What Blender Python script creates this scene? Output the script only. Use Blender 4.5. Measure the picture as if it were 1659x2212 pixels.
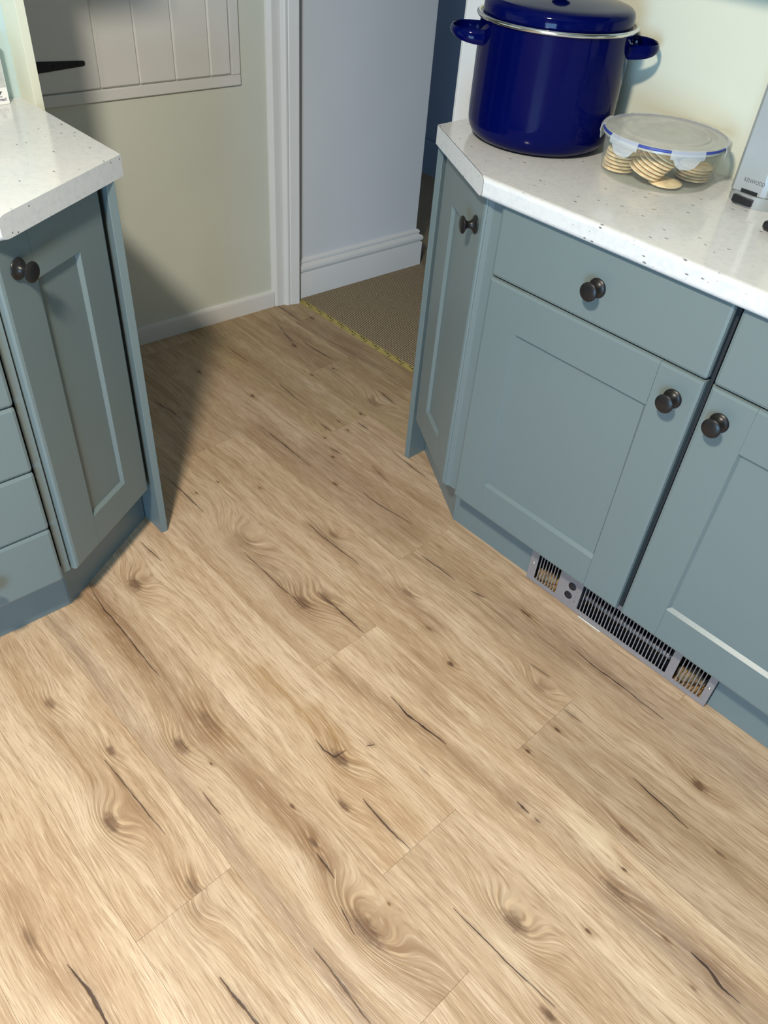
import bpy, bmesh, math, random
from mathutils import Vector, Matrix
for o in list(bpy.data.objects): bpy.data.objects.remove(o, do_unlink=True)
SC = bpy.context.scene
COL = SC.collection
# ------------------------------------------------------------------ camera
W, H, F = 1659.0, 2212.0, 1707.646
R_ = Vector((0.67887618, 0.73092641, 0.06981192)); U_ = Vector((-0.52391807, 0.41559652, 0.74349807)); D_ = Vector((-0.51442879, 0.54131886, -0.66508414))
cd = bpy.data.cameras.new('camera'); cam = bpy.data.objects.new('camera', cd); COL.objects.link(cam)
cd.sensor_fit = 'HORIZONTAL'; cd.sensor_width = 36.0; cd.lens = F / W * 36.0; cd.clip_start = 0.02; cd.clip_end = 60
m = Matrix((R_, U_, -D_)).transposed().to_4x4(); m.translation = Vector((0.926982, -1.212332, 1.414404)); cam.matrix_world = m
SC.camera = cam
# ------------------------------------------------------------------ sky, lamps, exposure
wd = bpy.data.worlds.new('sky'); SC.world = wd; wd.use_nodes = True
bg = wd.node_tree.nodes['Background']; bg.inputs[0].default_value = (0.62, 0.78, 1.0, 1); bg.inputs[1].default_value = 0.6
def area(name, loc, target, size, power, color, size_y=None, shape='DISK'):
    l = bpy.data.lights.new(name, 'AREA'); l.energy = power; l.color = color; l.shape = shape; l.size = size
    if size_y: l.size_y = size_y
    o = bpy.data.objects.new(name, l); COL.objects.link(o); o.location = loc
    o.rotation_euler = (Vector(target) - Vector(loc)).to_track_quat('-Z', 'Y').to_euler(); return o
area('ceiling_light', (0.60, -1.50, 2.26), (0.60, -1.50, 0), 0.20, 58, (1.0, 0.91, 0.76))
area('window_daylight', (1.5, -2.83, 0.60), (0.7, 0.2, 0.40), 1.0, 50, (0.33, 0.64, 1.0), 1.0, 'RECTANGLE')
SC.view_settings.view_transform = 'Standard'; SC.view_settings.look = 'None'; SC.view_settings.gamma = 1.0
SC.view_settings.use_curve_mapping = False; SC.view_settings.exposure = 0.40
# ------------------------------------------------------------------ helpers
def tag(o, label=None, cat=None, group=None, kind=None):
    if label: o['label'] = label
    if cat: o['category'] = cat
    if group: o['group'] = group
    if kind: o['kind'] = kind
    return o
def empty(name, loc=(0, 0, 0), rz=0.0, label=None, cat=None, group=None, kind=None):
    o = bpy.data.objects.new(name, None); COL.objects.link(o); o.location = loc; o.rotation_euler = (0, 0, rz); o.empty_display_size = 0.05
    return tag(o, label, cat, group, kind)
def link(name, me, mat=None, parent=None, loc=(0, 0, 0), rot=(0, 0, 0)):
    o = bpy.data.objects.new(name, me); COL.objects.link(o); o.location = loc; o.rotation_euler = rot
    if mat and not me.materials: me.materials.append(mat)
    if parent: o.parent = parent
    return o
def mesh(name, bm, smooth=False, angle=None, flat=None):
    bmesh.ops.recalc_face_normals(bm, faces=bm.faces)
    me = bpy.data.meshes.new(name); bm.to_mesh(me); bm.free()
    if smooth or angle:
        for p in me.polygons: p.use_smooth = True
        if angle: me.set_sharp_from_angle(angle=math.radians(angle))
        if flat:                                         # broad faces stay flat, only the narrow bevel faces are smooth
            vs = me.vertices
            for p in me.polygons:
                n = len(p.vertices); L = max((vs[p.vertices[i]].co - vs[p.vertices[(i + 1) % n]].co).length for i in range(n))
                if p.area / max(L, 1e-9) > flat: p.use_smooth = False
    return me
def add_box(bm, lo, hi):
    v = [bm.verts.new((x, y, z)) for z in (lo[2], hi[2]) for y in (lo[1], hi[1]) for x in (lo[0], hi[0])]
    for f in ((0, 2, 3, 1), (4, 5, 7, 6), (0, 1, 5, 4), (1, 3, 7, 5), (3, 2, 6, 7), (2, 0, 4, 6)): bm.faces.new([v[i] for i in f])
def bev(bm, w, seg=2, sel=None):
    ed = [e for e in bm.edges if sel is None or sel(e)]
    if w > 0 and ed: bmesh.ops.bevel(bm, geom=ed, offset=w, segments=seg, affect='EDGES', profile=0.5)
def box(name, lo, hi, mat, parent=None, b=0.0, seg=2, loc=(0, 0, 0), rot=(0, 0, 0)):
    bm = bmesh.new(); add_box(bm, lo, hi); bev(bm, b, seg)
    return link(name, mesh(name, bm, angle=35 if b else None, flat=0.004 if b else None), mat, parent, loc, rot)
def prism(name, pts, z0, z1, mat, parent=None, b=0.0, seg=2, sel=None, loc=(0, 0, 0), rot=(0, 0, 0)):
    bm = bmesh.new(); lo = [bm.verts.new((x, y, z0)) for x, y in pts]; hi = [bm.verts.new((x, y, z1)) for x, y in pts]; n = len(pts)
    bm.faces.new(lo[::-1]); bm.faces.new(hi)
    for i in range(n): bm.faces.new((lo[i], lo[(i + 1) % n], hi[(i + 1) % n], hi[i]))
    bev(bm, b, seg, sel)
    return link(name, mesh(name, bm, angle=35 if b else None, flat=0.004 if b else None), mat, parent, loc, rot)
def lathe_me(name, prof, n=48, angle=35, caps=True):
    bm = bmesh.new(); rings = []
    for r, z in prof:
        if r < 1e-6: rings.append([bm.verts.new((0, 0, z))])
        else: rings.append([bm.verts.new((r * math.cos(2 * math.pi * i / n), r * math.sin(2 * math.pi * i / n), z)) for i in range(n)])
    for a, b_ in zip(rings, rings[1:]):
        for i in range(n):
            j = (i + 1) % n
            if len(a) == 1 and len(b_) == 1: continue
            if len(a) == 1: bm.faces.new((a[0], b_[i], b_[j]))
            elif len(b_) == 1: bm.faces.new((a[i], a[j], b_[0]))
            else: bm.faces.new((a[i], a[j], b_[j], b_[i]))
    return mesh(name, bm, angle=angle)
def tube_bm(bm, pts, r, n=8, flat=1.0, cap=True, closed=False):
    pts = [Vector(p) for p in pts]; rings = []; up = None
    for i, p in enumerate(pts):
        if closed: t = (pts[(i + 1) % len(pts)] - pts[i - 1]).normalized()
        else: t = (pts[min(i + 1, len(pts) - 1)] - pts[max(i - 1, 0)]).normalized()
        if up is None: up = Vector((0, 0, 1)) if abs(t.z) < 0.9 else Vector((1, 0, 0))
        s = t.cross(up).normalized(); u2 = s.cross(t).normalized(); up = u2
        rr = r[i] if isinstance(r, (list, tuple)) else r
        rings.append([bm.verts.new(p + s * rr * math.cos(2 * math.pi * k / n) + u2 * rr * flat * math.sin(2 * math.pi * k / n)) for k in range(n)])
    pairs = list(zip(rings, rings[1:])) + ([(rings[-1], rings[0])] if closed else [])
    for a, b_ in pairs:
        for k in range(n): bm.faces.new((a[k], a[(k + 1) % n], b_[(k + 1) % n], b_[k]))
    if cap and not closed: bm.faces.new(rings[0][::-1]); bm.faces.new(rings[-1])
def tube(name, pts, r, mat, parent=None, n=8, flat=1.0, closed=False, loc=(0, 0, 0)):
    bm = bmesh.new(); tube_bm(bm, pts, r, n, flat, closed=closed)
    return link(name, mesh(name, bm, angle=60), mat, parent, loc)
def sweep_x(name, prof, length, mat, parent=None, loc=(0, 0, 0), rot=(0, 0, 0), angle=30, m0=0, m1=0):
    """closed profile of (y, z) pushed along local x"""
    bm = bmesh.new(); a = [bm.verts.new((-m0 * y, y, z)) for y, z in prof]; b_ = [bm.verts.new((length - m1 * y, y, z)) for y, z in prof]; n = len(prof)
    bm.faces.new(a); bm.faces.new(b_[::-1])
    for i in range(n): bm.faces.new((a[i], b_[i], b_[(i + 1) % n], a[(i + 1) % n]))
    return link(name, mesh(name, bm, angle=angle), mat, parent, loc, rot)
def text_mesh(name, body, size, mat, parent, loc, rot, extrude=0.0002, sx=1.0):
    cu = bpy.data.curves.new(name, 'FONT'); cu.body = body; cu.size = size; cu.extrude = extrude; cu.align_x = 'LEFT'
    t = bpy.data.objects.new(name, cu); COL.objects.link(t)
    dg = bpy.context.evaluated_depsgraph_get(); me = bpy.data.meshes.new_from_object(t.evaluated_get(dg)); bpy.data.objects.remove(t)
    for v in me.vertices: v.co.x *= sx
    me.materials.clear()
    return link(name, me, mat, parent, loc, rot)
# ------------------------------------------------------------------ materials
class NT:
    def __init__(s, tree): s.t = tree; s.n = tree.nodes; s.l = tree.links
    def new(s, typ, **kw):
        nd = s.n.new(typ)
        for k, v in kw.items(): setattr(nd, k, v)
        return nd
    def put(s, sock, v):
        if isinstance(v, bpy.types.NodeSocket): s.l.new(v, sock)
        else: sock.default_value = v
    def math(s, op, a, b=None, c=None, clamp=False):
        nd = s.new('ShaderNodeMath', operation=op); nd.use_clamp = clamp
        for i, v in enumerate((a, b, c)):
            if v is not None: s.put(nd.inputs[i], v)
        return nd.outputs[0]
    def vmath(s, op, a, b=None, out=0):
        nd = s.new('ShaderNodeVectorMath', operation=op); s.put(nd.inputs[0], a)
        if b is not None: s.put(nd.inputs[1], b)
        return nd.outputs[out]
    def noise(s, vec, scale=5, detail=2, rough=0.5, dist=0.0):
        nd = s.new('ShaderNodeTexNoise'); s.put(nd.inputs['Vector'], vec); nd.inputs['Scale'].default_value = scale
        nd.inputs['Detail'].default_value = detail; nd.inputs['Roughness'].default_value = rough; nd.inputs['Distortion'].default_value = dist
        return nd.outputs['Fac']
    def rng(s, v, a, b, c=0.0, d=1.0, smooth=False):
        nd = s.new('ShaderNodeMapRange'); nd.interpolation_type = 'SMOOTHSTEP' if smooth else 'LINEAR'
        s.put(nd.inputs[0], v)
        for i, q in enumerate((a, b, c, d)): s.put(nd.inputs[i + 1], q)
        return nd.outputs[0]
    def mix(s, f, a, b, mode='MIX'):
        nd = s.new('ShaderNodeMix', data_type='RGBA', blend_type=mode); s.put(nd.inputs[0], f); s.put(nd.inputs[6], a); s.put(nd.inputs[7], b); return nd.outputs[2]
    def xyz(s, x, y, z=0.0):
        nd = s.new('ShaderNodeCombineXYZ'); s.put(nd.inputs[0], x); s.put(nd.inputs[1], y); s.put(nd.inputs[2], z); return nd.outputs[0]
    def bump(s, h, dist=0.001, strength=1.0):
        nd = s.new('ShaderNodeBump'); nd.inputs['Strength'].default_value = strength; nd.inputs['Distance'].default_value = dist; s.put(nd.inputs['Height'], h); return nd.outputs[0]
def c4(c): return (c[0], c[1], c[2], 1.0)
def srgb(r, g, b):
    f = lambda v: (v / 255 / 12.92) if v / 255 <= 0.04045 else ((v / 255 + 0.055) / 1.055) ** 2.4
    return (f(r), f(g), f(b))
def mat(name, color, rough=0.5, metal=0.0, spec=0.5, coat=0.0, var=0.0, vscale=6.0, bump=0.0, bscale=300.0, trans=0.0, ior=1.45):
    M = bpy.data.materials.new(name); M.use_nodes = True; g = NT(M.node_tree); b = M.node_tree.nodes['Principled BSDF']
    b.inputs['Base Color'].default_value = c4(color); b.inputs['Roughness'].default_value = rough; b.inputs['Metallic'].default_value = metal
    b.inputs['Specular IOR Level'].default_value = spec; b.inputs['Coat Weight'].default_value = coat; b.inputs['Coat Roughness'].default_value = 0.04
    b.inputs['Transmission Weight'].default_value = trans; b.inputs['IOR'].default_value = ior
    co = g.new('ShaderNodeTexCoord').outputs['Object']
    if var > 0:
        f = g.rng(g.noise(co, vscale, 4), 0.3, 0.7, 1 - var, 1 + var)
        g.put(b.inputs['Base Color'], g.mix(1.0, c4(color), g.xyz(f, f, f), 'MULTIPLY'))
    if bump > 0: g.put(b.inputs['Normal'], g.bump(g.noise(co, bscale, 3), bump))
    return M
SAGE = mat('sage_paint', (0.145, 0.183, 0.183), 0.34, var=0.02, vscale=3, bump=0.00006, bscale=500)
DARK = mat('dark_carcass', (0.015, 0.018, 0.02), 0.7)
KNOBM = mat('dark_bronze', (0.015, 0.014, 0.014), 0.36, metal=0.25, spec=0.5, var=0.25, vscale=60)
WALLC = mat('cream_wall_paint', (0.68, 0.685, 0.555), 0.65, var=0.03, vscale=2.5, bump=0.0006, bscale=14)
WALLB = mat('hatch_wall_paint', (0.69, 0.71, 0.625), 0.65, var=0.03, vscale=3, bump=0.0012, bscale=9)
WALLDAY = mat('daylight_tinted_wall', (0.47, 0.60, 0.61), 0.6, var=0.03, vscale=4)  # blue of the daylight put into the wall colour
WHITE = mat('white_gloss_paint', (0.75, 0.74, 0.715), 0.4, var=0.02, vscale=5, bump=0.0003, bscale=30)
HALLW = mat('hall_wall_paint', (0.72, 0.73, 0.74), 0.7, var=0.03, vscale=2, bump=0.0004, bscale=20)
NAVY = mat('navy_wall_paint', (0.135, 0.185, 0.255), 0.6, var=0.05)
CEIL = mat('ceiling_paint', (0.75, 0.75, 0.72), 0.8, var=0.01)
STEEL = mat('brushed_steel', (0.29, 0.27, 0.275), 0.45, metal=0.35, var=0.04, vscale=40)
CHROME = mat('chrome', (0.75, 0.74, 0.70), 0.15, metal=1.0, var=0.05, vscale=30)
BLACK = mat('black_plastic', (0.012, 0.013, 0.016), 0.35, var=0.1, vscale=30)
IRON = mat('black_iron', (0.010, 0.012, 0.014), 0.5, var=0.2, vscale=40, bump=0.0004, bscale=80)
ENAMEL = mat('cobalt_enamel', (0.0004, 0.0020, 0.052), 0.07, spec=0.14, var=0.05, vscale=10)
SILVER = mat('silver_plastic', (0.42, 0.45, 0.46), 0.35, metal=0.35, var=0.03, vscale=20)
INK = mat('grey_print', (0.10, 0.10, 0.105), 0.5, var=0.02)
CARTONW = mat('white_card', (0.86, 0.86, 0.84), 0.5, var=0.02)
CARTONG = mat('grey_print_card', (0.52, 0.53, 0.51), 0.5, var=0.12, vscale=60)
NAVYINK = mat('navy_ink', (0.05, 0.05, 0.14), 0.5, var=0.05)
TAPEY = mat('yellow_tape', (0.36, 0.285, 0.085), 0.5, var=0.12, vscale=30)
TAPEK = mat('tape_print', (0.02, 0.018, 0.012), 0.5, var=0.1)
FILM = mat('pale_film', (0.70, 0.80, 0.86), 0.25, var=0.1, vscale=60)
FINS = mat('fan_blade_metal', (0.20, 0.22, 0.27), 0.25, metal=1.0, var=0.2, vscale=200)
CHIP = mat('raw_chipboard', (0.30, 0.19, 0.09), 0.8, var=0.5, vscale=60, bump=0.001, bscale=120)
BLUEGASKET = mat('blue_silicone', (0.035, 0.06, 0.30), 0.35, var=0.05)
CRACKERM = mat('cracker', (0.90, 0.71, 0.45), 0.85, var=0.22, vscale=55, bump=0.0008, bscale=120)
def worktop_mat():
    M = bpy.data.materials.new('speckled_white_laminate'); M.use_nodes = True; g = NT(M.node_tree); b = M.node_tree.nodes['Principled BSDF']
    co = g.new('ShaderNodeTexCoord').outputs['Object']
    def specks(sx, sy, rot, thr0, thr1, keep):
        mp = g.new('ShaderNodeMapping'); g.put(mp.inputs[0], co); mp.inputs['Scale'].default_value = (sx, sy, sy); mp.inputs['Rotation'].default_value = (0.3, 0.2, rot)
        vo = g.new('ShaderNodeTexVoronoi'); g.put(vo.inputs['Vector'], mp.outputs[0]); vo.inputs['Scale'].default_value = 1.0
        sc = g.new('ShaderNodeSeparateColor'); g.put(sc.inputs[0], vo.outputs['Color'])
        d = g.math('ADD', vo.outputs['Distance'], g.math('MULTIPLY', g.math('SUBTRACT', g.noise(mp.outputs[0], 7, 2), 0.5), 0.10))
        return g.math('MULTIPLY', g.rng(d, thr0, thr1, 1, 0), g.math('LESS_THAN', sc.outputs[0], keep))
    s1 = specks(42, 95, 0.5, 0.12, 0.19, 0.16); s2 = specks(110, 200, -0.7, 0.12, 0.22, 0.12); s3 = specks(36, 70, 1.3, 0.07, 0.13, 0.13)
    base = g.mix(g.rng(g.noise(co, 90, 2), 0.45, 0.7), (0.645, 0.645, 0.635, 1), (0.59, 0.60, 0.60, 1))
    col = g.mix(g.math('MULTIPLY', s1, 0.85), base, (0.10, 0.09, 0.09, 1)); col = g.mix(g.math('MULTIPLY', s2, 0.6), col, (0.25, 0.23, 0.22, 1)); col = g.mix(g.math('MULTIPLY', s3, 0.85), col, (0.05, 0.05, 0.055, 1))
    g.put(b.inputs['Base Color'], col); b.inputs['Roughness'].default_value = 0.13; b.inputs['Specular IOR Level'].default_value = 0.55
    return M
TOPM = worktop_mat()
def plastic_mat(name, tint, fac, rough=0.12):
    M = bpy.data.materials.new(name); M.use_nodes = True; g = NT(M.node_tree); out = M.node_tree.nodes['Material Output']; b = M.node_tree.nodes['Principled BSDF']
    b.inputs['Base Color'].default_value = c4(tint); b.inputs['Roughness'].default_value = rough; b.inputs['Specular IOR Level'].default_value = 0.5
    tr = g.new('ShaderNodeBsdfTransparent'); tr.inputs[0].default_value = (0.96, 0.97, 0.96, 1); mx = g.new('ShaderNodeMixShader')
    fr = g.new('ShaderNodeLayerWeight'); fr.inputs[0].default_value = 0.5; edge = g.math('POWER', fr.outputs['Facing'], 3.5)
    co = g.new('ShaderNodeTexCoord').outputs['Object']
    f = g.math('ADD', fac, g.math('MULTIPLY', edge, 0.42), clamp=True); f = g.math('MULTIPLY', f, g.rng(g.noise(co, 25, 2), 0.2, 0.8, 0.85, 1.15), clamp=True)
    g.put(mx.inputs[0], f); g.l.new(tr.outputs[0], mx.inputs[1]); g.l.new(b.outputs[0], mx.inputs[2]); g.l.new(mx.outputs[0], out.inputs[0])
    return M
CLEAR = plastic_mat('clear_tub_plastic', (0.72, 0.72, 0.66), 0.03)
FROST = plastic_mat('frosted_lid_plastic', (0.66, 0.66, 0.62), 0.40, 0.2)
CLIPM = plastic_mat('clip_plastic', (0.80, 0.83, 0.86), 0.30, 0.2)
def carpet_mat():
    M = bpy.data.materials.new('beige_loop_carpet'); M.use_nodes = True; g = NT(M.node_tree); b = M.node_tree.nodes['Principled BSDF']
    co = g.new('ShaderNodeTexCoord').outputs['Object']; sp = g.new('ShaderNodeSeparateXYZ'); g.put(sp.inputs[0], co)
    wob = g.math('MULTIPLY', g.noise(co, 30, 2), 0.004)
    row = g.math('SINE', g.math('MULTIPLY', g.math('ADD', sp.outputs[1], wob), 2 * math.pi / 0.0085))
    loop = g.math('SINE', g.math('MULTIPLY', g.math('ADD', sp.outputs[0], g.math('MULTIPLY', wob, 2)), 2 * math.pi / 0.006))
    h = g.math('ADD', row, g.math('MULTIPLY', loop, 0.45))
    n = g.noise(co, 160, 3)
    col = g.mix(g.rng(g.math('ADD', g.math('MULTIPLY', row, 0.4), n), 0.1, 0.9), (0.25, 0.19, 0.12, 1), (0.46, 0.365, 0.245, 1))
    g.put(b.inputs['Base Color'], col); b.inputs['Roughness'].default_value = 0.95; b.inputs['Specular IOR Level'].default_value = 0.1
    g.put(b.inputs['Normal'], g.bump(g.math('ADD', h, g.math('MULTIPLY', n, 1.0)), 0.0015)); return M
CARPET = carpet_mat()
# ------------------------------------------------------------------ room shell
TH = 0.0715                                             # the hatch wall runs slightly out of square
def back_x(y): return -1.3017 + TH * y
def struct(o): o['kind'] = 'structure'; return o
BROT = (0, 0, math.pi / 2 - math.atan(TH))              # local x along the hatch wall (+y), local -y out into the room
BSC = math.sqrt(1 + TH * TH)
def bl(y): return (back_x(y), y, 0)
struct(prism('wall_back', [(back_x(-2.95), -2.95), (back_x(0.50), 0.50), (back_x(0.50) - 0.12, 0.50), (back_x(-2.95) - 0.12, -2.95)], -0.05, 2.36, WALLB))
struct(prism('wall_hall', [(back_x(0.501), 0.501), (back_x(1.085), 1.085), (back_x(1.085) - 0.12, 1.085), (back_x(0.501) - 0.12, 0.501)], -0.05, 2.36, HALLW, b=0.002))
struct(box('wall_right', (-0.435, 0.4216, -0.05), (2.65, 0.53, 2.36), WALLC))
struct(box('wall_over_door', (-1.26, 0.4216, 2.02), (-0.436, 0.53, 2.36), WALLC))
struct(box('wall_left', (-0.975, -2.9, -0.05), (-0.885, -0.498, 2.36), WALLDAY))
struct(box('wall_nib', (-0.8849, -0.5159, -0.0), (-0.815, -0.498, 2.36), WALLC, b=0.0008))
struct(box('wall_side', (2.60, -2.95, -0.05), (2.70, 0.53, 2.36), SAGE))
for nm, lo, hi in (('wall_front', (-1.42, -2.95, -0.05), (0.94, -2.85, 2.36)), ('wall_front_right', (2.06, -2.95, -0.05), (2.70, -2.85, 2.36)), ('wall_front_over', (0.941, -2.95, 1.95), (2.059, -2.85, 2.36))): struct(box(nm, lo, hi, SAGE))
d1 = struct(box('door_1', (0.945, -2.93, 0.0), (2.055, -2.87, 0.08), WHITE))
for lo, hi in (((0.945, -2.93, 1.88), (2.055, -2.87, 1.948)), ((0.945, -2.93, 0.081), (1.00, -2.87, 1.879)), ((2.00, -2.93, 0.081), (2.055, -2.87, 1.879))): box('door_frame', lo, hi, WHITE, d1)
struct(box('ceiling', (-1.45, -2.95, 2.36), (2.70, 0.55, 2.42), CEIL))
box('added_upper_panel', (1.001, -2.92, 1.12), (1.999, -2.88, 1.879), WHITE, d1, 0.004)  # unseen upper panel, added so that daylight enters only low down
# hall beyond the doorway
struct(box('floor_hall', (-2.55, 0.505, -0.05), (0.3, 2.0, -0.004), DARK))
struct(box('wall_hall_far', (-2.55, 1.915, -0.05), (0.3, 2.0, 2.36), NAVY))
struct(box('wall_hall_left', (-2.65, 0.4, -0.05), (-2.55, 2.0, 2.36), NAVY))
struct(box('wall_hall_right', (0.2, 0.531, -0.05), (0.3, 1.914, 2.36), NAVY))
struct(box('ceiling_hall', (-2.65, 0.551, 2.36), (0.3, 2.0, 2.42), CEIL))
struct(box('baseboard_hall_far', (-2.55, 1.897, -0.004), (0.2, 1.915, 0.17), NAVY, b=0.006))
cp = box('carpet', (-2.54, 0.512, -0.004), (0.19, 1.897, 0.006), CARPET); tag(cp, 'beige ribbed loop carpet laid in the hall beyond the doorway', 'carpet')
# taped carpet edge on the threshold
te = empty('carpet_edge_tape', (-0.86, 0.503, 0.0), 0, 'yellow printed tape along the carpet edge at the doorway threshold', 'tape')
sweep_x('tape', [(-0.0095, -0.0005), (-0.0095, 0.0012), (0.0085, 0.0062), (0.0085, -0.0005)], 0.744, TAPEY, te, (-0.376, 0, 0))
for k in range(12):
    x = -0.350 + k * 0.0615
    for j, (dx, dy, l, w) in enumerate(((0.0, 0.0045, 0.011, 0.0030), (0.012, 0.0026, 0.016, 0.0036), (0.029, 0.0012, 0.012, 0.0026), (0.026, -0.0062, 0.015, 0.0024))):
        z = 0.0012 + (dy + 0.0095) / 0.018 * 0.005 + 0.0002
        bm = bmesh.new(); sl = 0.0016
        vs = [bm.verts.new((x + dx + a * l, dy + b_ * w + a * -sl, z + (b_ * w - a * sl) / 0.018 * 0.005)) for a, b_ in ((0, 0), (0.35, -0.5), (1, -0.3), (1, 0.4), (0.4, 0.6))]
        bm.faces.new(vs); link('printed_dash', mesh('printed_dash', bm), TAPEK, te)
# skirtings
def skirt(name, y0, y1, prof, m_, m1=0):
    L = (y1 - y0) * BSC
    return struct(sweep_x(name, [(-o, z) for o, z in prof], L, m_, None, bl(y0), BROT, 30, 0, m1))
skirt('baseboard_back', -2.9, 0.400, [(-0.002, 0.0), (0.0125, 0.0), (0.0125, 0.050), (0.0115, 0.055), (0.008, 0.0595), (0.003, 0.061), (-0.002, 0.061)], WHITE)
HS = [(-0.002, 0.0), (0.020, 0.0), (0.020, 0.098), (0.019, 0.101), (0.0135, 0.102), (0.0135, 0.105), (0.018, 0.107), (0.0215, 0.112), (0.0225, 0.119), (0.0205, 0.126), (0.015, 0.130), (0.0085, 0.132), (0.0085, 0.136), (0.011, 0.140), (0.010, 0.146), (0.005, 0.151), (-0.002, 0.153)]
skirt('baseboard_hall', 0.512, 1.0852, HS, WHITE, 1)
# return of the hall skirting round the wall end
e_ = struct(sweep_x('baseboard_hall_return', [(-o, z) for o, z in HS], 0.12, WHITE, None, (back_x(1.085), 1.0852, 0), (0, 0, math.pi), 30, -1, 0))
# door frame: moulded post against the hatch wall, architrave on the right
fr = [(0.396, -0.002), (0.397, 0.004), (0.409, 0.0160), (0.428, 0.0175), (0.437, 0.0190), (0.4415, 0.0270), (0.4465, 0.0310), (0.4525, 0.0315), (0.4560, 0.0295), (0.4585, 0.0325), (0.488, 0.0395), (0.491, 0.0390), (0.493, 0.012), (0.512, 0.010), (0.512, -0.002)]
struct(prism('trim_1', [(back_x(y) + o, y) for y, o in fr], 0.0, 2.06, WHITE, b=0.0008, seg=2, sel=lambda e: abs(e.verts[0].co.z - e.verts[1].co.z) > 1))
struct(prism('trim_2', [(-0.505, 0.409), (-0.4975, 0.4065), (-0.496, 0.4095), (-0.4945, 0.4065), (-0.44, 0.4065), (-0.434, 0.411), (-0.434, 0.4214), (-0.4355, 0.4214), (-0.4355, 0.53), (-0.505, 0.53)], 0.0, 2.06, WHITE))
struct(box('trim_3', (-1.235, 0.408, 2.0), (-0.5055, 0.4214, 2.06), WHITE, b=0.002))
# boarded hatch in the back wall
ht = empty('boarded_hatch', bl(0.0), BROT[2], 'white tongue and groove hatch door with black strap hinge, in the pale green wall', 'hatch')
Y = lambda y: y * BSC
HZ0, HZ1 = 0.786, 1.55
edges = [-0.42, -0.130, -0.0175, 0.0925, 0.2035, 0.2715]
for a, b_ in zip(edges, edges[1:]):
    box('board', (Y(a) + 0.0002, -0.0085, HZ0), (Y(b_) - 0.0002, 0.0005, HZ1), WHITE, ht, b=0.0042, seg=1)
box('backing_panel', (Y(-0.42), -0.0030, HZ0 + 0.001), (Y(0.2712), 0.0, HZ1), WHITE, ht)
box('frame_rail', (Y(-0.45), -0.0085, 0.7545), (Y(0.3035), 0.001, 0.7838), WHITE, ht, b=0.0025)
box('frame_stile', (Y(0.2735), -0.0085, 0.7840), (Y(0.3035), 0.001, HZ1 + 0.03), WHITE, ht, b=0.0025)
bm = bmesh.new(); pr = [(-0.36, 0.869), (-0.36, 0.834), (-0.173, 0.8455), (-0.167, 0.8475), (-0.166, 0.8560), (-0.170, 0.8585)]
lo = [bm.verts.new((Y(y), -0.0115, z)) for y, z in pr]; hi = [bm.verts.new((Y(y), -0.0072, z)) for y, z in pr]
bm.faces.new(lo); bm.faces.new(hi[::-1])
for i in range(len(pr)): bm.faces.new((lo[i], lo[(i + 1) % len(pr)], hi[(i + 1) % len(pr)], hi[i]))
bev(bm, 0.0012, 1); hg = link('strap_hinge', mesh('strap_hinge', bm), IRON, ht)
for y in (-0.335, -0.25, -0.185):
    link('hinge_screw', lathe_me('hinge_screw', [(0.0, 0.0025), (0.0028, 0.0018), (0.004, 0.0)], 12), IRON, hg, (Y(y), -0.0114, 0.8515), (math.pi / 2, 0, 0))
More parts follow.
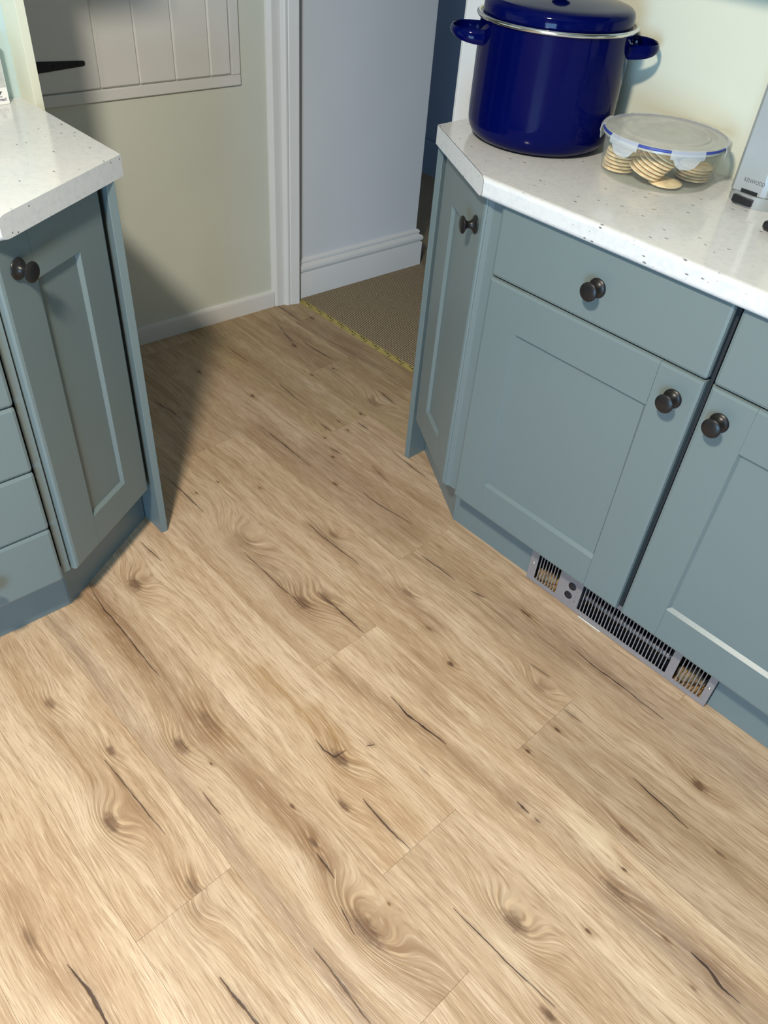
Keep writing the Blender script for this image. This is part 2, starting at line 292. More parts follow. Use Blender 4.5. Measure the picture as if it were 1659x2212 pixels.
# ------------------------------------------------------------------ oak floor material (per plank)
# knots: x, y, length, width, core darkness, ring strength; cracks: points, width mm, darkness (floor metres)
CRACKS=[
([(-0.409, -0.785), (-0.321, -0.793), (-0.219, -0.793), (-0.124, -0.795), (-0.077, -0.795)],3,0.85),
([(0.023, -0.979), (0.066, -0.976), (0.163, -0.971), (0.227, -0.969)],3,0.8),
([(0.202, -0.872), (0.26, -0.873)],3.5,0.7),
([(-0.277, -0.439), (-0.133, -0.441), (-0.056, -0.436)],3,0.75),
([(-0.054, -0.381), (0.033, -0.38), (0.109, -0.38)],4,0.85),
([(0.276, -0.452), (0.333, -0.455), (0.352, -0.453), (0.431, -0.444)],5,0.97),
([(0.251, -0.64), (0.281, -0.642), (0.307, -0.635), (0.31, -0.61)],3.5,0.85),
([(0.329, -0.572), (0.338, -0.557)],3,0.7),
([(0.41, -0.652), (0.453, -0.655), (0.54, -0.652)],4.5,0.85),
([(0.445, -0.04), (0.512, -0.042), (0.567, -0.041), (0.628, -0.041), (0.694, -0.041)],3.5,0.85),
([(0.415, -0.15), (0.467, -0.145)],3,0.6),
([(0.538, -0.189), (0.585, -0.185)],3,0.6),
([(0.73, -0.21), (0.77, -0.214), (0.813, -0.217), (0.861, -0.221)],3.5,0.85),
([(0.312, -1.199), (0.371, -1.191), (0.428, -1.193), (0.468, -1.192)],6,0.92),
([(0.488, -1.028), (0.525, -1.027), (0.581, -1.022), (0.615, -1.019)],5.5,0.9),
([(0.433, -0.784), (0.489, -0.79)],4,0.8),
([(0.532, -0.813), (0.559, -0.819), (0.582, -0.825)],3,0.85),
([(0.553, -0.89), (0.626, -0.89), (0.696, -0.892)],6,0.7),
([(0.664, -0.667), (0.722, -0.666), (0.787, -0.663), (0.808, -0.66), (0.877, -0.655)],3,0.85),
([(0.609, -0.43), (0.639, -0.431)],5.5,0.9),
([(0.652, -0.429), (0.666, -0.429)],4,0.6),
([(0.983, -0.415), (1.014, -0.414), (1.044, -0.423), (1.077, -0.422)],7,0.93),
([(-0.638, -0.432), (-0.55, -0.433), (-0.463, -0.437)],3.5,0.8),
([(-0.986, -0.27), (-0.914, -0.257), (-0.853, -0.257)],4.5,0.85),
([(-0.462, -0.617), (-0.375, -0.612)],4,0.75),
([(-0.701, -0.092), (-0.563, -0.091), (-0.436, -0.093)],3.5,0.85),
([(-0.255, -0.248), (-0.182, -0.249), (-0.063, -0.244)],3.5,0.85),
([(-0.26, -0.052), (-0.2, -0.051), (-0.085, -0.035)],4,0.85),
([(-0.475, 0.008), (-0.426, 0.014)],5,0.7),
([(-0.336, 0.049), (-0.25, 0.035)],5,0.5),
([(-0.348, 0.14), (-0.259, 0.135), (-0.203, 0.135)],3,0.8),
([(-1.252, 0.411), (-1.095, 0.408)],8,0.6),
([(-1.148, 0.328), (-0.982, 0.281)],8,0.5),
([(-1.001, 0.325), (-0.901, 0.326), (-0.824, 0.333)],5,0.8),
([(-1.128, 0.096), (-1.001, 0.093)],3.5,0.75),
([(-0.835, 0.094), (-0.718, 0.086)],3.5,0.7),
([(-0.532, 0.158), (-0.469, 0.157)],5,0.75),
([(-0.587, 0.061), (-0.533, 0.062)],4,0.7),
([(-0.616, 0.328), (-0.516, 0.316)],5,0.75),
([(0.015, -0.099), (0.128, -0.092)],4,0.85),
([(0.178, -0.089), (0.218, -0.079)],4.5,0.7),
([(0.431, -0.522), (0.464, -0.522)],2.5,0.3),
]
KNOTS=[
(0.091,-0.852,0.075,0.06,0.55,0.6),
(-0.164,-0.999,0.05,0.045,0.5,0.5),
(0.013,-0.96,0.04,0.035,0.6,0.4),
(0.162,-0.828,0.012,0.012,0.7,0),
(-0.348,-0.701,0.08,0.07,0.6,1),
(-0.053,-0.433,0.09,0.07,0.6,0.9),
(-0.03,-0.381,0.08,0.045,0.5,0.5),
(0.317,-0.63,0.07,0.055,0.65,0.6),
(0.084,-0.217,0.06,0.04,0.45,0.6),
(0.299,-0.29,0.03,0.028,0.75,0.4),
(0.196,-0.255,0.04,0.02,0.5,0.2),
(0.396,-0.689,0.05,0.028,0.65,0.5),
(0.335,-0.763,0.025,0.018,0.75,0.3),
(0.468,-0.186,0.06,0.045,0.3,0.8),
(0.313,-0.042,0.06,0.022,0.6,0.2),
(0.561,-0.241,0.025,0.016,0.75,0.2),
(0.552,-0.328,0.022,0.016,0.75,0.1),
(0.829,-0.123,0.055,0.045,0.75,0.5),
(0.144,-1.031,0.07,0.06,0.65,0.9),
(0.338,-0.983,0.06,0.05,0.45,0.5),
(0.379,-1.003,0.06,0.05,0.2,0.8),
(0.238,-1.226,0.09,0.03,0.35,0.3),
(0.414,-0.777,0.04,0.025,0.65,0.4),
(0.59,-0.804,0.12,0.075,0.6,1.1),
(0.584,-0.747,0.014,0.012,0.7,0.1),
(0.749,-0.606,0.085,0.06,0.6,1),
(0.844,-0.52,0.02,0.015,0.75,0.2),
(0.836,-0.427,0.1,0.04,0.45,0.7),
(0.942,-0.429,0.03,0.016,0.6,0.1),
(0.824,-0.382,0.018,0.016,0.7,0.1),
(1.013,-0.46,0.025,0.018,0.45,0.1),
(0.789,-0.318,0.08,0.03,0.5,0.4),
(0.927,-0.219,0.04,0.02,0.5,0.3),
(0.878,-0.672,0.05,0.035,0.7,0.4),
(-0.338,-0.088,0.035,0.022,0.75,0.3),
(-0.519,0.026,0.018,0.018,0.75,0.2),
(-0.829,-0.014,0.03,0.025,0.8,0.2),
(-0.435,-0.015,0.02,0.02,0.7,0.2),
(-0.543,-0.336,0.014,0.012,0.75,0.1),
(-0.539,-0.407,0.018,0.016,0.65,0.1),
(-0.452,-0.262,0.02,0.02,0.5,0.3),
(-0.183,-0.226,0.05,0.04,0.4,0.6),
(-1.112,0.456,0.04,0.03,0.8,0.3),
(-0.993,0.282,0.04,0.035,0.75,0.3),
(-0.801,0.295,0.022,0.018,0.8,0.2),
(-0.812,0.213,0.018,0.018,0.8,0.2),
(-1.045,-0.069,0.035,0.022,0.8,0.2),
(-0.548,0.193,0.02,0.018,0.75,0.2),
(-0.56,0.113,0.02,0.018,0.75,0.2),
(-0.508,0.105,0.02,0.018,0.75,0.2),
(-0.571,0.265,0.09,0.06,0.4,0.8),
(-0.316,-0.416,0.12,0.09,0.2,1),
(0.081,-0.779,0.12,0.06,0.35,0.3),
]
STREAKS = [  # brown or grey grain bands: x0, y0, x1, y1, half width, strength, colour index
 (-0.42, -0.793, 0.10, -0.800, 0.026, 0.75, 0), (0.05, -0.80, 0.45, -0.775, 0.022, 0.5, 0), (-0.36, -0.895, 0.80, -0.893, 0.018, 0.42, 1),
 (0.40, -0.775, 0.58, -0.815, 0.020, 0.6, 0), (0.60, -0.79, 0.745, -0.775, 0.035, 0.55, 0), (0.15, -0.50, 0.60, -0.425, 0.016, 0.55, 0),
 (0.12, -0.39, 0.40, -0.39, 0.02, 0.3, 0), (0.60, -0.43, 1.05, -0.42, 0.022, 0.45, 0), (0.85, -0.43, 1.15, -0.425, 0.03, 0.6, 1),
 (-0.05, -0.10, 0.45, -0.075, 0.035, 0.45, 0), (0.3, -0.06, 0.9, -0.03, 0.045, 0.35, 1), (0.60, -0.28, 0.95, -0.22, 0.030, 0.30, 2),
 (-0.65, -0.10, -0.1, -0.085, 0.05, 0.35, 0), (-0.25, -0.25, 0.2, -0.23, 0.018, 0.45, 0), (-0.30, -0.44, -0.02, -0.43, 0.03, 0.4, 0),
 (-1.25, 0.41, -0.85, 0.40, 0.05, 0.55, 0), (-1.15, 0.30, -0.75, 0.31, 0.04, 0.45, 0), (-1.1, 0.10, -0.6, 0.09, 0.03, 0.3, 0), (-0.5, -0.03, -0.05, -0.055, 0.03, 0.4, 0),
 (0.20, -0.60, 0.50, -0.62, 0.025, 0.5, 3), (0.05, -0.62, 0.30, -0.62, 0.022, 0.45, 3), (0.35, -0.66, 0.54, -0.68, 0.022, 0.45, 3), (-0.30, -0.69, 0.1, -0.63, 0.02, 0.35, 3),
 (0.33, -1.20, 0.5, -1.19, 0.02, 0.3, 0), (0.17, -1.22, 0.32, -1.23, 0.03, 0.35, 0), (-0.10, -1.02, 0.35, -0.985, 0.03, 0.25, 0),
 (0.00, -0.55, 0.60, -0.68, 0.02, 0.0, 0)]
SCOL = [(0.200, 0.105, 0.048, 1), (0.215, 0.150, 0.115, 1), (0.27, 0.20, 0.12, 1), (0.33, 0.19, 0.075, 1)]
def group(name, ins, outs):
    t = bpy.data.node_groups.new(name, 'ShaderNodeTree')
    for n, ty in ins: t.interface.new_socket(n, in_out='INPUT', socket_type=ty)
    for n, ty in outs: t.interface.new_socket(n, in_out='OUTPUT', socket_type=ty)
    g = NT(t); gi = g.new('NodeGroupInput'); go = g.new('NodeGroupOutput'); return t, g, gi, go
FL, VE = 'NodeSocketFloat', 'NodeSocketVector'
knot_g, g, gi, go = group('knot', [('P', VE), ('C', VE), ('S', VE)], [('bump', FL), ('core', FL), ('halo', FL)])
q = g.vmath('DIVIDE', g.vmath('SUBTRACT', gi.outputs['P'], gi.outputs['C']), gi.outputs['S']); r = g.vmath('LENGTH', q, out=1)
e = g.math('EXPONENT', g.math('MULTIPLY', g.math('POWER', r, 2.0), -1.0))
g.l.new(e, go.inputs['bump'])
wob = g.math('MULTIPLY', g.math('SUBTRACT', g.noise(gi.outputs['P'], 90, 3), 0.5), 0.35)
g.l.new(g.rng(g.math('ADD', r, wob), 0.46, 0.12, 0, 1, True), go.inputs['core'])
g.l.new(g.rng(r, 1.25, 0.25, 0, 1, True), go.inputs['halo'])
crack_g, g, gi, go = group('crack', [('P', VE), ('A', VE), ('B', VE), ('W', FL), ('W2', FL)], [('mask', FL), ('halo', FL)])
pa = g.vmath('SUBTRACT', gi.outputs['P'], gi.outputs['A']); ba = g.vmath('SUBTRACT', gi.outputs['B'], gi.outputs['A'])
tt = g.math('DIVIDE', g.vmath('DOT_PRODUCT', pa, ba, 1), g.vmath('DOT_PRODUCT', ba, ba, 1), clamp=True)
sc_ = g.new('ShaderNodeVectorMath', operation='SCALE'); g.l.new(ba, sc_.inputs[0]); g.l.new(tt, sc_.inputs[3])
d = g.vmath('LENGTH', g.vmath('SUBTRACT', pa, sc_.outputs[0]), out=1)
rel = g.math('DIVIDE', d, g.math('ADD', gi.outputs['W'], g.math('MULTIPLY', tt, g.math('SUBTRACT', gi.outputs['W2'], gi.outputs['W']))))
g.l.new(g.rng(rel, 0.75, 0.25, 0, 1, True), go.inputs['mask']); g.l.new(g.rng(rel, 4.5, 0.3, 0, 1, True), go.inputs['halo'])
def taper(pts, k):
    ls = [0.0]
    for a, b_ in zip(pts, pts[1:]): ls.append(ls[-1] + math.dist(a, b_))
    return 0.22 + 1.0 * max(math.sin(math.pi * ls[k] / ls[-1]), 0.0) ** 0.7
def oak(name, seed, tone, warm, knots, cracks, streaks):
    M = bpy.data.materials.new(name); M.use_nodes = True; g = NT(M.node_tree); b = M.node_tree.nodes['Principled BSDF']
    uv = g.new('ShaderNodeUVMap', uv_map='floor').outputs[0]; sp = g.new('ShaderNodeSeparateXYZ'); g.put(sp.inputs[0], uv); u, v = sp.outputs[0], sp.outputs[1]
    # crooked coordinate for cracks
    jit = g.math('MULTIPLY', g.math('SUBTRACT', g.noise(g.xyz(u, v, seed), 14, 4, 0.6), 0.5), 0.009)
    Pj = g.xyz(u, g.math('ADD', v, jit), 0.0); P = g.xyz(u, v, 0.0)
    Fv = g.math('ADD', v, g.math('MULTIPLY', g.math('SUBTRACT', g.noise(g.xyz(g.math('MULTIPLY', u, 2.2), g.math('MULTIPLY', v, 4), seed), 1.0, 2), 0.5), 0.055))
    core = halo = None
    for (kx, ky, kl, kw, ks, ka) in knots:
        nd = g.new('ShaderNodeGroup'); nd.node_tree = knot_g; g.l.new(P, nd.inputs['P'])
        nd.inputs['C'].default_value = (kx, ky, 0); nd.inputs['S'].default_value = (kl, kw * 0.62, 1)
        if ka > 0: Fv = g.math('ADD', Fv, g.math('MULTIPLY', nd.outputs['bump'], ka * kw * 0.75))
        c = g.math('MULTIPLY', nd.outputs['core'], min(1.0, ks * 1.3)); core = c if core is None else g.math('MAXIMUM', core, c)
        hh = g.math('MULTIPLY', nd.outputs['halo'], min(0.65, 0.25 + 0.45 * ks)); halo = hh if halo is None else g.math('MAXIMUM', halo, hh)
    crk = chl = None
    wn = g.rng(g.noise(g.xyz(u, v, seed + 3), 40, 2), 0.3, 0.7, 0.45, 1.25) if cracks else None
    for (pts, w, s_) in cracks:
        if len(pts) == 2: pts = [pts[0], ((pts[0][0] + pts[1][0]) / 2, (pts[0][1] + pts[1][1]) / 2), pts[1]]
        for i in range(len(pts) - 1):
            nd = g.new('ShaderNodeGroup'); nd.node_tree = crack_g; g.l.new(Pj, nd.inputs['P'])
            nd.inputs['A'].default_value = (*pts[i], 0); nd.inputs['B'].default_value = (*pts[i + 1], 0)
            for key, k_ in (('W', i), ('W2', i + 1)): g.put(nd.inputs[key], g.math('MULTIPLY', wn, w * 0.00082 * taper(pts, k_)))
            c = g.math('MULTIPLY', nd.outputs['mask'], s_); crk = c if crk is None else g.math('MAXIMUM', crk, c)
            hh = g.math('MULTIPLY', nd.outputs['halo'], 0.38); chl = hh if chl is None else g.math('MAXIMUM', chl, hh)
    # grain
    us = g.math('ADD', u, seed * 7.3)
    n1 = g.noise(g.xyz(g.math('MULTIPLY', us, 1.5), g.math('MULTIPLY', Fv, 20), seed), 1.0, 3, 0.55)
    n2 = g.noise(g.xyz(g.math('MULTIPLY', us, 3.5), g.math('MULTIPLY', Fv, 85), seed + 1), 1.0, 3, 0.6)
    n3 = g.noise(g.xyz(g.math('MULTIPLY', us, 22), g.math('MULTIPLY', Fv, 420), seed + 2), 1.0, 2, 0.6)
    n4 = g.noise(g.xyz(g.math('MULTIPLY', us, 5), g.math('MULTIPLY', v, 9), seed + 5), 1.0, 2)
    light = (0.565 * tone, 0.418 * tone, 0.284 * tone / warm, 1); mid = (0.430 * tone, 0.290 * tone, 0.174 * tone / warm, 1); dark = (0.245 * tone, 0.142 * tone, 0.070 * tone, 1)
    col = g.mix(g.rng(n1, 0.30, 0.68, 0, 1, True), mid, light)
    col = g.mix(g.math('MULTIPLY', g.rng(n2, 0.50, 0.30, 0, 1), 0.48), col, dark)
    col = g.mix(g.math('MULTIPLY', g.rng(n4, 0.55, 0.75, 0, 1, True), 0.45), col, (0.66 * tone, 0.52 * tone, 0.37 * tone, 1))
    for (x0, y0, x1, y1, hw, st, ci) in streaks:
        if st <= 0: continue
        nd = g.new('ShaderNodeGroup'); nd.node_tree = crack_g; g.l.new(g.xyz(u, g.math('ADD', v, g.math('MULTIPLY', jit, 2.2)), 0.0), nd.inputs['P'])
        nd.inputs['A'].default_value = (x0, y0, 0); nd.inputs['B'].default_value = (x1, y1, 0); nd.inputs['W'].default_value = hw / 2.2; nd.inputs['W2'].default_value = hw / 2.2
        f = g.math('MULTIPLY', g.math('MULTIPLY', nd.outputs['halo'], st), g.rng(n2, 0.3, 0.7, 1.15, 0.45), clamp=True)
        col = g.mix(f, col, SCOL[ci])
    if halo is not None: col = g.mix(g.math('MULTIPLY', halo, g.rng(n2, 0.3, 0.7, 1.0, 0.35)), col, (0.205, 0.108, 0.046, 1))
    # growth rings around knots: fine pale and dark lines
    ring = g.math('SINE', g.math('ADD', g.math('MULTIPLY', Fv, 760), g.math('MULTIPLY', n4, 9)))
    if halo is not None:
        rm = g.math('MULTIPLY', g.rng(halo, 0.05, 0.35), g.rng(n4, 0.3, 0.6, 0.35, 1))
        col = g.mix(g.math('MULTIPLY', g.rng(ring, 0.35, 1.0), g.math('MULTIPLY', rm, 0.45)), col, (0.66, 0.48, 0.29, 1))
        col = g.mix(g.math('MULTIPLY', g.rng(ring, -0.4, -1.0), g.math('MULTIPLY', rm, 0.35)), col, (0.19, 0.10, 0.045, 1))
    col = g.mix(g.math('MULTIPLY', g.rng(n3, 0.50, 0.30), 0.62), col, dark)
    col = g.mix(g.math('MULTIPLY', g.rng(n3, 0.58, 0.78), 0.55), col, (0.78 * tone, 0.62 * tone, 0.44 * tone, 1))
    if chl is not None: col = g.mix(g.math('MULTIPLY', chl, g.rng(n2, 0.3, 0.7, 1.2, 0.5), clamp=True), col, (0.17, 0.088, 0.040, 1))
    if core is not None: col = g.mix(core, col, g.mix(g.rng(n3, 0.3, 0.7), (0.050, 0.026, 0.015, 1), (0.20, 0.105, 0.055, 1)))
    if crk is not None: col = g.mix(crk, col, (0.040, 0.018, 0.012, 1))
    g.put(b.inputs['Base Color'], col); g.put(b.inputs['Roughness'], g.rng(n3, 0.2, 0.8, 0.50, 0.36)); b.inputs['Specular IOR Level'].default_value = 0.42
    hgt = n3 if crk is None else g.math('SUBTRACT', n3, g.math('MULTIPLY', crk, 1.5))
    g.put(b.inputs['Normal'], g.bump(hgt, 0.0006)); return M
# ------------------------------------------------------------------ floor: slab with every plank
floor = box('floor', (-1.42, -2.95, -0.05), (2.65, 0.502, -0.0085), DARK); floor['kind'] = 'structure'
ROWS = [-2.99, -2.802, -2.613, -2.424, -2.235, -2.046, -1.857, -1.668, -1.479, -1.290, -1.101, -0.912, -0.7215, -0.532, -0.343, -0.155, 0.025, 0.205, 0.385, 0.498]
ENDS = {-1.101: 0.354, -0.912: 0.749, -0.7215: 0.541, -0.532: 0.112, -0.343: 0.537, -0.155: -0.010, 0.025: -0.530, 0.205: -0.826, 0.385: 0.10, -1.290: 0.93, -1.479: 0.2}
rnd = random.Random(11); generic = [oak('oak_plank_plain_%s' % w, 31.7 + i * 5.1, (0.98, 1.0, 0.95, 1.03)[i], 1.0, [], [], []) for i, w in enumerate(('ash', 'honey', 'tan', 'straw'))]
TONE = {(-1.101, 0): 1.0, (-0.912, 0): 0.97, (-0.7215, 0): 1.04, (-0.7215, 1): 0.98, (-0.532, 0): 0.97, (-0.532, 1): 1.06, (-0.343, 0): 1.0, (-0.343, 1): 0.88, (-0.155, 0): 0.91, (-0.155, 1): 0.95, (0.025, 0): 0.82, (0.025, 1): 0.93, (0.205, 0): 0.80, (0.205, 1): 0.77, (0.385, 0): 0.74, (0.385, 1): 0.75}  # doorway rows darkened and warmed to imitate light falloff; the others are plank tone
pi_ = 0
for ri in range(len(ROWS) - 1):
    y0, y1 = ROWS[ri], ROWS[ri + 1]; e0 = ENDS.get(y0, rnd.uniform(-0.4, 0.8))
    ends = sorted(e0 + k * 1.222 for k in range(-4, 5))
    for a, b_ in zip(ends, ends[1:]):
        x0, x1 = max(a, -1.40), min(b_, 2.6)
        if x1 - x0 < 0.02: continue
        inside = lambda x, y: y0 - 0.001 <= y < y1 + 0.001 and x0 - 0.01 <= x < x1 + 0.01
        ks = [k for k in KNOTS if inside(k[0], k[1])]; cs = [c for c in CRACKS if inside((c[0][0][0] + c[0][-1][0]) / 2, (c[0][0][1] + c[0][-1][1]) / 2)]
        mid_in = lambda s: y0 <= (s[1] + s[3]) / 2 < y1 and x0 - 0.02 <= (s[0] + s[2]) / 2 < x1 + 0.02
        ss = [s for s in STREAKS if mid_in(s)]
        key = (y0, 0 if abs(b_ - e0) < 1e-6 else 1)
        bm = bmesh.new(); g_ = 0.00012
        lo = (x0 + g_, y0 + g_, -0.008); hi = (x1 - g_, y1 - g_, 0.0)
        add_box(bm, lo, hi); bev(bm, 0.0004, 1, lambda e: all(abs(v.co.z) < 1e-6 for v in e.verts))
        uvl = bm.loops.layers.uv.new('floor')
        for f in bm.faces:
            for lp in f.loops: lp[uvl].uv = (lp.vert.co.x, lp.vert.co.y)
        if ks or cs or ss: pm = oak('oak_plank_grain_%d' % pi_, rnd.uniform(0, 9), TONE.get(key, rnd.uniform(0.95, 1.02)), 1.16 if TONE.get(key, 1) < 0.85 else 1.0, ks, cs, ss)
        else: pm = generic[rnd.randrange(4)]
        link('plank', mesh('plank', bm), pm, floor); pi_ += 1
# ------------------------------------------------------------------ kitchen units
KP = [(0.0, 0.0), (0.0175, 0.0), (0.0182, 0.0015), (0.0175, 0.0030), (0.0150, 0.0042), (0.0138, 0.0050), (0.0120, 0.0060), (0.0095, 0.0090), (0.0075, 0.0125), (0.0070, 0.0160), (0.0078, 0.0190), (0.0105, 0.0225), (0.0140, 0.0245), (0.0165, 0.0258), (0.0175, 0.0275), (0.0172, 0.0292), (0.0155, 0.0305), (0.0110, 0.0318), (0.0055, 0.0325), (0.0, 0.0327)]
KNOB = lathe_me('knob', KP, 40, 40)
def knob(parent, x, z, y=0.0): return link('knob', KNOB, KNOBM, parent, (x, y, z), (math.pi / 2, 0, 0))
def slab(name, x0, x1, z0, z1, parent, kx=None, kz=None, loc=(0, 0, 0), rot=(0, 0, 0)):
    o = box(name, (x0, 0, z0), (x1, 0.019, z1), SAGE, parent, 0.0065, 2, loc, rot)
    if kx is not None: knob(o, kx, kz)
    return o
def shaker(parent, w, h, kx, kz, st=0.087, tr=None, loc=(0, 0, 0), rot=(0, 0, 0)):
    """shaker door: recessed panel with stiles and rails around it; front face at local y = 0"""
    tr = tr or st; d = box('door', (0.004, 0.0075, 0.004), (w - 0.004, 0.019, h - 0.004), SAGE, parent, 0.001, 1, loc, rot)
    def piece(name, x0, x1, z0, z1, inner):
        bm = bmesh.new(); add_box(bm, (x0, 0, z0), (x1, 0.0185, z1))
        def outer(e):
            a, b_ = e.verts[0].co, e.verts[1].co
            if a.y > 1e-6 or b_.y > 1e-6: return False
            for ax in (0, 2):
                lim = (0, w) if ax == 0 else (0, h)
                if any(abs(a[ax] - q) < 1e-6 and abs(b_[ax] - q) < 1e-6 for q in lim): return True
            return False
        bev(bm, 0.0068, 2, outer)
        # sloped inner edge
        ax, val, sg = inner
        for v in bm.verts:
            if abs(v.co[ax] - val) < 1e-6 and v.co.y > 0.01: v.co[ax] += sg * 0.0075; v.co.y = 0.0078
        link(name, mesh(name, bm, angle=30, flat=0.009), SAGE, d)
    t = 0.00035
    piece('stile', 0, st - t, 0, h, (0, st - t, 1)); piece('stile', w - st + t, w, 0, h, (0, w - st + t, -1))
    piece('rail', st + t, w - st - t, 0, st, (2, st, 1)); piece('rail', st + t, w - st - t, h - tr, h, (2, h - tr, -1))
    knob(d, kx, kz); return d
ZB = 0.1455
# right run: two drawer-line base units
def base_unit(x, label, knob_left, dark_gap=True):
    r = empty('base_cabinet', (x, 0, 0), 0, label, 'cabinet', 'base cabinets under the right worktop')
    box('carcass', (0.0045, 0.0205, 0.1465), (0.4985, 0.42, 0.8705), DARK, r)
    slab('drawer_front', 0.0065, 0.4935, 0.7285, 0.8695, r, 0.248 if not knob_left else 0.25, 0.798)
    shaker(r, 0.4875, 0.5800, (0.0365 if knob_left else 0.4435), 0.5245, tr=0.0920, loc=(0.0058, 0, ZB))
    return r
base_unit(0.0, 'sage green base cabinet left of the pair, behind the left end of the heater grille', False)
bu2 = base_unit(0.499, 'sage green base cabinet at the right edge, its door knob at the left', True)
box('end_panel', (0.5000, 0.002, 0.0), (0.5180, 0.4205, 0.8705), SAGE, bu2, 0.0012)
# right angled corner unit
cc = empty('corner_cabinet', (-0.16, 0.25, 0), 0, 'narrow angled sage cabinet under the blue stock pot, beside the doorway', 'cabinet')
def W2(o, x, y): return (x - o.location.x, y - o.location.y)
prism('carcass', [W2(cc, *q) for q in ((-0.2935, 0.42), (-0.2935, 0.178), (-0.045, 0.036), (-0.0005, 0.036), (-0.0005, 0.42))], 0.1465, 0.8705, DARK, cc)
ang = math.atan2(-0.505, 0.863)
def lp(o, x, y, z=0.0): return (x - o.location.x, y - o.location.y, z)
shaker(cc, 0.281, 0.724, 0.243, 0.652, 0.084, 0.094, lp(cc, -0.2825, 0.1510, ZB), (0, 0, ang))
box('end_panel', lp(cc, -0.3110, 0.154), lp(cc, -0.2935, 0.4205, 0.8715), SAGE, cc, 0.0012, 2)
prism('filler_post', [W2(cc, *q) for q in ((-0.0345, 0.0120), (-0.0265, 0.0190), (0.0035, 0.0195), (0.0035, 0.0350), (-0.0300, 0.0350), (-0.0440, 0.0180))], ZB, 0.8705, SAGE, cc, 0.001, 2)
# right plinth
pl = empty('plinth', (0.4, 0.066, 0), 0, 'sage green plinth board along the floor under the right base cabinets', 'plinth')
box('front_board', lp(pl, -0.030, 0.066), lp(pl, 0.2335, 0.080, 0.1455), SAGE, pl, 0.0008)
box('front_board', lp(pl, 0.7365, 0.066), lp(pl, 0.998, 0.080, 0.1455), SAGE, pl, 0.0008)
prism('angled_board', [W2(pl, *q) for q in ((-0.0315, 0.0665), (-0.0225, 0.0800), (-0.2830, 0.2330), (-0.2905, 0.2180))], 0.0, 0.1455, SAGE, pl, 0.0006)
prism('corner_strip', [W2(pl, *q) for q in ((-0.0335, 0.0655), (-0.0300, 0.0650), (-0.0245, 0.0655), (-0.0245, 0.0690), (-0.0300, 0.0705))], 0.0, 0.1455, SAGE, pl, 0.0005)
# worktops
def worktop(name, pts, root, label, front, cut):
    r = empty(name, (root[0], root[1], 0.8715), 0, label, 'worktop')
    P2 = [(x - root[0], y - root[1]) for x, y in pts]
    def fsel(e):
        a, b_ = e.verts[0].co, e.verts[1].co
        if abs(a.z - b_.z) > 1e-6: return False
        for (i, j) in front:
            p, q = P2[i], P2[j]
            if (min(math.dist(a.xy, p), math.dist(a.xy, q)) < 1e-5 and min(math.dist(b_.xy, p), math.dist(b_.xy, q)) < 1e-5): return True
        return False
    prism('slab', P2, 0.0, 0.0385, TOPM, r, 0.0085, 5, fsel)
    return r
rw = worktop('worktop', [(-0.3080, 0.1415), (-0.0335, -0.0153), (1.030, -0.0153), (1.030, 0.4212), (-0.3080, 0.4212)], (0.4, 0.2), 'speckled white worktop under the blue stock pot, with cut corner', [(1, 2)], 0)
# thin dark glue line of the edging strip on the cut corner
gl = [(-0.3080, 0.1415, 0.0386), (-0.0480, -0.0070, 0.0386), (-0.0405, -0.0113, 0.0370), (-0.0355, -0.0143, 0.0330), (-0.0335, -0.0155, 0.0280), (-0.0335, -0.0155, 0.0100), (-0.0355, -0.0143, 0.0050), (-0.0400, -0.0118, 0.0012)]
tube('glue_line', [(x - 0.4, y - 0.2, z) for x, y, z in gl], 0.00042, BLACK, rw, 6)
lw = worktop('worktop', [(-0.8845, -0.5162), (-0.4750, -0.5162), (-0.3170, -0.8080), (-0.3600, -1.90), (-0.8845, -1.90)], (-0.65, -1.2), 'speckled white worktop at the left edge beside the boarded hatch', [(2, 3)], 0)
# left run
LA = math.pi / 2 - 0.0388; ldir = Vector((math.sin(0.0388), math.cos(0.0388)))
XL, YL = -0.3203, -0.8586
o0 = Vector((XL, YL)) - ldir * 0.297
dr = empty('drawer_cabinet', (o0.x, o0.y, 0), LA, 'narrow sage green drawer cabinet at the left edge, with stacked drawers', 'cabinet')
box('carcass', (0.0, 0.0205, 0.1465), (0.2965, 0.54, 0.8705), DARK, dr)
for k in range(5):
    z0 = ZB + k * 0.147; z1 = (z0 + 0.1447) if k < 4 else 0.8695
    slab('drawer_front', 0.002, 0.2965, z0, z1, dr, 0.149, (z0 + z1) / 2)
lc = empty('angled_cabinet', (-0.55, -0.70, 0), 0, 'angled sage cabinet with tall panelled door under the left worktop, by the hatch', 'cabinet')
prism('carcass', [W2(lc, *q) for q in ((-0.8840, -0.5612), (-0.4980, -0.5612), (-0.3650, -0.8220), (-0.3600, -0.8500), (-0.8840, -0.8300))], 0.1465, 0.8705, DARK, lc)
shaker(lc, 0.2890, 0.724, 0.0445, 0.664, 0.084, 0.094, lp(lc, -0.3300, -0.8250, ZB), (0, 0, math.atan2(0.878, -0.478)))
prism('filler_post', [W2(lc, *q) for q in ((-0.3385, -0.8535), (-0.3380, -0.8360), (-0.3470, -0.8375), (-0.3560, -0.8300), (-0.3590, -0.8480))], ZB, 0.8705, SAGE, lc, 0.0015, 2)
prism('end_panel', [W2(lc, *q) for q in ((-0.8840, -0.5425), (-0.8840, -0.5600), (-0.4605, -0.5600), (-0.4600, -0.5425))], 0.0, 0.8712, SAGE, lc, 0.0012, 2)
lpn = empty('plinth', (-0.45, -0.75, 0), 0, 'sage green plinth board along the floor under the left drawers and angled door', 'plinth')
a0 = Vector((-0.3850, -0.8440)); a1 = a0 - ldir * 0.32
